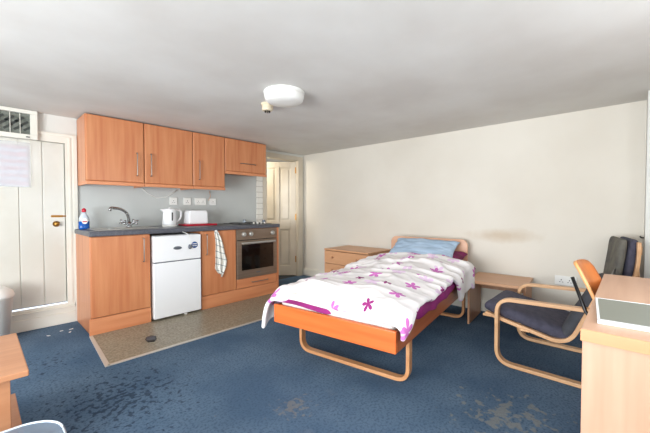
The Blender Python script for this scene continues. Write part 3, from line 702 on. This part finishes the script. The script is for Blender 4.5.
# ---------------------------------------------------------------- chest of drawers, bedside table
ch = thing('chest_of_drawers', 'low beech chest of drawers behind the bed', 'chest of drawers', (3.45, 2.64, 0))
bm = BM(); w2 = .355
box(bm, -.245, .25, -w2, -w2 + .018, 0, .55); box(bm, -.245, .25, w2 - .018, w2, 0, .55); box(bm, -.23, .25, -w2 + .018, w2 - .018, .03, .05); box(bm, .235, .25, -w2 + .018, w2 - .018, .05, .55)
obj('carcass', bm, 'chest', ch, .002)
obj('top', box(BM(), -.262, .252, -w2 - .005, w2 + .005, .55, .572), 'chest', ch, .005)
for i in range(3):
    z0 = .045 + i * .168; d = obj('drawer', box(BM(), -.262, -.246, -w2 + .003, w2 - .003, z0, z0 + .163), 'chest', ch, .004)
    for y in (-.2, .2): obj('knob', lathe(BM(), [(.008, 0), (.009, -.012), (.017, -.02), (.014, -.028), (.001, -.03)], (-.262, y, z0 + .085), 16, 0), 'cover_wood', d, smooth=True)
bt = thing('bedside_table', 'small open beech table beside the head of the bed', 'bedside table', (3.20, 1.145, 0), R(5.0))
obj('table_top', box(BM(), -.03, .47, -.50, .0, .40, .428), 'tbl', bt, .004)
for y in (-.015, -.49): obj('side_panel', box(BM(), 0, .45, y - .018 if y > -.1 else y, y if y > -.1 else y + .018, 0, .40), 'tbl_v', bt, .002)
obj('back_panel', box(BM(), .43, .448, -.47, -.035, .27, .40), 'tbl_v', bt, .002)

# ---------------------------------------------------------------- bentwood armchairs
def cushion_slab(L_, W_, Th, n=14):
    bm = BM(); vs_ = {}
    for side in (1, -1):
        for i in range(n + 1):
            for j in range(n + 1):
                a = -1 + 2 * i / n; b = -1 + 2 * j / n
                p = (max(0, 1 - abs(a) ** 7) * max(0, 1 - abs(b) ** 7)) ** .5
                vs_[side, i, j] = bm.verts.new((a * W_ / 2, b * L_ / 2, side * (Th * .30 + Th * .20 * p + .006 * nzv(a * 2, b * 2, side))))
    for side in (1, -1):
        for i in range(n):
            for j in range(n):
                q = [vs_[side, i, j], vs_[side, i + 1, j], vs_[side, i + 1, j + 1], vs_[side, i, j + 1]]; bm.faces.new(q if side == 1 else q[::-1])
    for i in range(n):
        for j, fl in ((0, 1), (n, 0)):
            q = [vs_[1, i, j], vs_[-1, i, j], vs_[-1, i + 1, j], vs_[1, i + 1, j]]; bm.faces.new(q if fl else q[::-1])
            q = [vs_[1, j, i], vs_[1, j, i + 1], vs_[-1, j, i + 1], vs_[-1, j, i]]; bm.faces.new(q if fl else q[::-1])
    return bm
def place_cushion(name, bm, mat, parent, c, ang, label=None):
    """slab length runs along local y, tilted about x by ang"""
    m = Matrix.Translation(c) @ Matrix.Rotation(ang, 4, 'X')
    for v_ in bm.verts: v_.co = m @ v_.co
    return obj(name, bm, mat, parent, smooth=True, sub=1, label=label)
ac = thing('armchair', 'low bentwood armchair with dark navy cushions beside the desk', 'armchair', (2.84, .40, 0))
hw = .31
for s in (-1, 1):
    x = s * hw
    pth = round_path([(x, -.36, .49), (x, .287, .465), (x, .285, .014), (x, -.42, .014)], [.10, .10], 9)
    obj('arm_loop', sweep(BM(), pth, (1, 0, 0), .05, .023), 'bent', ac, .003, label='bent laminated arm and floor runner')
    x2 = s * (hw - .042)
    pth = round_path([(x2, .375, .335), (x2, -.12, .225), (x2, -.27, .60)], [.11], 10)
    obj('seat_rail', sweep(BM(), pth, (1, 0, 0), .032, .024), 'bent', ac, .003)
for y, z in ((.36, .322), (.12, .268)): obj('crossbar', box(BM(), -hw + .02, hw - .02, y - .03, y + .03, z - .008, z + .008), 'bent', ac, .003)
obj('rear_crossbar', box(BM(), -hw, hw, -.37, -.34, .468, .49), 'bent', ac, .003)
obj('webbing', box(BM(), -hw + .06, hw - .06, -.005, .005, -.0, .38, Matrix.Translation((0, -.17, .33)) @ Matrix.Rotation(R(24), 4, 'X')), 'black', ac)
place_cushion('seat_cushion', cushion_slab(.55, .53, .088), 'cush', ac, (0, .125, .325), R(12.5))
place_cushion('back_cushion', cushion_slab(.40, .53, .085), 'cush_dark', ac, (0, -.185, .455), R(-64))

A2 = Matrix.Translation((3.42, .072, 0)) @ Matrix.Rotation(R(12), 4, 'Z')
ac2 = thing('armchair', 'bentwood easy chair holding two upright cushions by the corner pillar', 'armchair', (3.42, .072, 0), R(12))
hw2 = .205
for s in (-1, 1):
    x = s * hw2
    pth = round_path([(x, .125, .014), (x, -.06, .014), (x, -.005, .36), (x, -.075, .70), (x, -.075, .86)], [.06, .12, .1], 8)
    obj('side_frame', sweep(BM(), pth, (1, 0, 0), .030, .022), 'bent', ac2, .003)
    pth = round_path([(x, .0, .36), (x, .15, .38), (x, .14, .014)], [.08], 8)
    obj('front_leg', sweep(BM(), pth, (1, 0, 0), .030, .022), 'bent', ac2, .003)
for z, y in ((.62, -.077), (.80, -.088)): obj('back_rail', box(BM(), -hw2, hw2, y - .006, y + .004, z - .03, z + .03), 'bent', ac2, .003)
obj('seat_panel', box(BM(), -hw2 + .02, hw2 - .02, .0, .14, .365, .385), 'bent', ac2, .003)
for k_, (dy, mt_) in enumerate(((.026, 'cush_grey'), (-.034, 'cush'))):
    c_ = tag(place_cushion('cushion', cushion_slab(.48, .37, .058), mt_, None, (0, 0, 0), 0), ('grey cushion standing in front of the other in the easy chair', 'dark navy cushion standing against the back of the easy chair')[k_], 'cushion', 'cushions in the easy chair')
    c_.matrix_world = A2 @ Matrix.Translation((0, dy, .640)) @ Matrix.Rotation(R(-83), 4, 'X')

# ---------------------------------------------------------------- desk and things on it
dk = thing('desk', 'pale beech desk in the right foreground', 'desk', (1.27, .108, 0))
obj('desk_top', box(BM(), 0.002, 1.17, -.76, 0, .70, .731), 'desk', dk, .003)
obj('edging', box(BM(), 0, .004, -.76, .001, .694, .7305), 'desk_edge', dk, .001)
for x in (.008, 1.13): obj('side_panel', box(BM(), x, x + .028, -.75, -.003, 0, .70), 'desk_v', dk, .002)
obj('modesty_panel', box(BM(), .036, 1.13, -.745, -.727, .35, .70), 'desk_v', dk, .002)
fp = thing('framed_panel', 'white edged grey panel lying flat on the desk', 'panel', (1.360, .074, .7315), R(4.4))
bm = BM(); box(bm, 0, .35, -.55, -.54, 0, .011); box(bm, 0, .35, -.007, 0, 0, .011); box(bm, 0, .022, -.54, -.007, 0, .011); box(bm, .344, .35, -.54, -.007, 0, .011); box(bm, .022, .344, -.54, -.007, 0, .004)
obj('frame', bm, 'enamel', fp, .001)
obj('panel_face', box(BM(), .022, .344, -.54, -.007, .004, .010), 'mirror', fp)
# desk chair tucked in from the far side
dc = thing('desk_chair', 'orange curved plywood chair tucked in at the desk', 'chair', (2.14, -.01, 0), R(-18))
bm = BM(); n = 14; g = []
for j in range(9):
    tz = j / 8; z = .54 + .285 * tz; row = []
    hwid = .078 - (.010 * max(0, tz - .85) / .15 if tz > .85 else 0)
    for i in range(n + 1):
        a = -1 + 2 * i / n; y = .07 + .12 * tz + .018 * (1 - a * a) + .02 * tz * tz
        zz = z - (.012 * a ** 4 if j == 8 else 0)
        row.append(bm.verts.new((a * hwid, y, zz)))
    g.append(row)
for j in range(8):
    for i in range(n): bm.faces.new([g[j][i], g[j][i + 1], g[j + 1][i + 1], g[j + 1][i]])
bk = obj('backrest', bm, 'chair_ply', dc, smooth=True); s_ = bk.modifiers.new('s', 'SOLIDIFY'); s_.thickness = .016; s_.offset = 0
bk.data.materials.append(M['ply_edge']); s_.material_offset_rim = 1
obj('seat', box(BM(), -.15, .15, -.28, .06, .44, .456), 'chair_ply', dc, .008)
for s in (-1, 1):
    obj('back_support', tube(BM(), [(s * .085, .04, .44), (s * .09, .15, .58), (s * .09, .212, .745)], .0085, 10), 'black', dc, smooth=True, label='slim black steel upright')
    for y0, y1 in ((.04, .05), (-.25, -.28)): obj('leg', tube(BM(), [(s * .13, y0, .44), (s * .145, y1, .0)], .010, 10), 'black', dc, smooth=True)
hk = thing('wall_hook', 'tiny black hook on the wall beside the corner pillar', 'hook', (3.70, -.079, .865))
obj('hook_body', tube(BM(), [(0, 0, 0), (0, .018, 0), (0, .024, .012)], .006, 8), 'black', hk)

# ---------------------------------------------------------------- left foreground
lt = thing('low_table', 'low wooden table with a lower shelf at the left edge', 'low table', (-.16, 2.05, 0))
obj('table_top', box(BM(), -.30, .298, -.29, .29, .428, .452), 'cover_wood', lt, .004)
for y in (-.25, .232): obj('side_panel', box(BM(), -.26, .245, y, y + .02, 0, .428), 'cover_wood', lt, .002)
obj('lower_shelf', box(BM(), -.28, .285, -.225, .228, .14, .162), 'cover_wood', lt, .003)
bn = thing('waste_bin', 'pale grey plastic waste bin against the plank door wall', 'bin', (.075, 3.76, 0))
obj('bin_body', lathe(BM(), [(.10, 0), (.105, .005), (.13, .36), (.137, .375), (.132, .38)], n=36), 'bin', bn, smooth=True)
obj('lid', lathe(BM(), [(.138, .376), (.142, .39), (.13, .425), (.09, .455), (.04, .465), (.001, .467)], n=36), 'plastic_w', bn, smooth=True, label='domed white lid')
tb = thing('storage_tub', 'translucent blue grey plastic tub on the carpet in the corner', 'storage tub', (-.01, 1.375, 0))
bm = BM()
for z0, z1, q in ((0, .01, 0), ): box(bm, -.2, .18, -.22, .22, z0, z1)
bm2 = BM(); 
def rr(hx, hy, r, z, n=6):
    out = []
    for cx, cy, a0 in ((hx - r, hy - r, 0), (-hx + r, hy - r, 90), (-hx + r, -hy + r, 180), (hx - r, -hy + r, 270)):
        for i in range(n + 1): a = R(a0 + 90 * i / n); out.append((cx + r * math.cos(a), cy + r * math.sin(a), z))
    return out
def loft(bm, loops, cap=True):
    L_ = [[bm.verts.new(p) for p in l] for l in loops]
    for a, b in zip(L_, L_[1:]):
        for i in range(len(a)): bm.faces.new([a[i], a[(i + 1) % len(a)], b[(i + 1) % len(a)], b[i]])
    if cap: bm.faces.new(L_[0][::-1]); bm.faces.new(L_[-1])
    bmesh.ops.recalc_face_normals(bm, faces=bm.faces[:]); return bm
bm.free(); bm = BM(); loft(bm, [rr(.17, .22, .09, 0), rr(.20, .25, .11, .285)]); obj('tub_body', bm, 'tub', tb, smooth=False)
bm = BM(); loft(bm, [rr(.205, .255, .11, .283), rr(.218, .268, .12, .287), rr(.218, .268, .12, .292), rr(.195, .245, .10, .290)]); obj('lid', bm, 'tub', tb, smooth=False)
pts = rr(.219, .269, .12, .293, 10); obj('lid_rim', tube(BM(), pts + [pts[0]], .004, 8), 'tub_rim_highlight', tb, smooth=True)
# black plug-like bit on the vinyl
bm = BM(); prism(bm, [(-.07, -.03), (-.02, -.045), (.04, -.04), (.075, -.005), (.055, .035), (.0, .04), (-.06, .018)], 2, 0, .008)
ds = thing('floor_drain_cover', 'small black oval grille on the vinyl in front of the sink cabinet', 'cover', (.99, 2.93, .0045), R(70))
obj('plate', bm, 'black', ds, .002)
for i in range(4): obj('rib', box(BM(), -.035 + i * .022, -.026 + i * .022, -.03, .03, .008, .011), 'logo', ds)
# scraps of paint and paper on the carpet by the plinth
for i, (x, y) in enumerate(((.50, 3.72), (.56, 3.62), (.43, 3.66), (.60, 3.73))):
    bm = BM(); prism(bm, [(0, 0), (.025 + .01 * (i % 2), .004), (.028, .012), (.006, .014)], 2, 0.0006, .003)
    o = tag(obj('paint_flake', bm, 'plastic_w'), 'small white paint flake on the carpet beside the sink cabinet', 'paint flake', 'paint flakes on the carpet'); o.location = (x, y, 0); o.rotation_euler = (0, 0, i * 1.1)
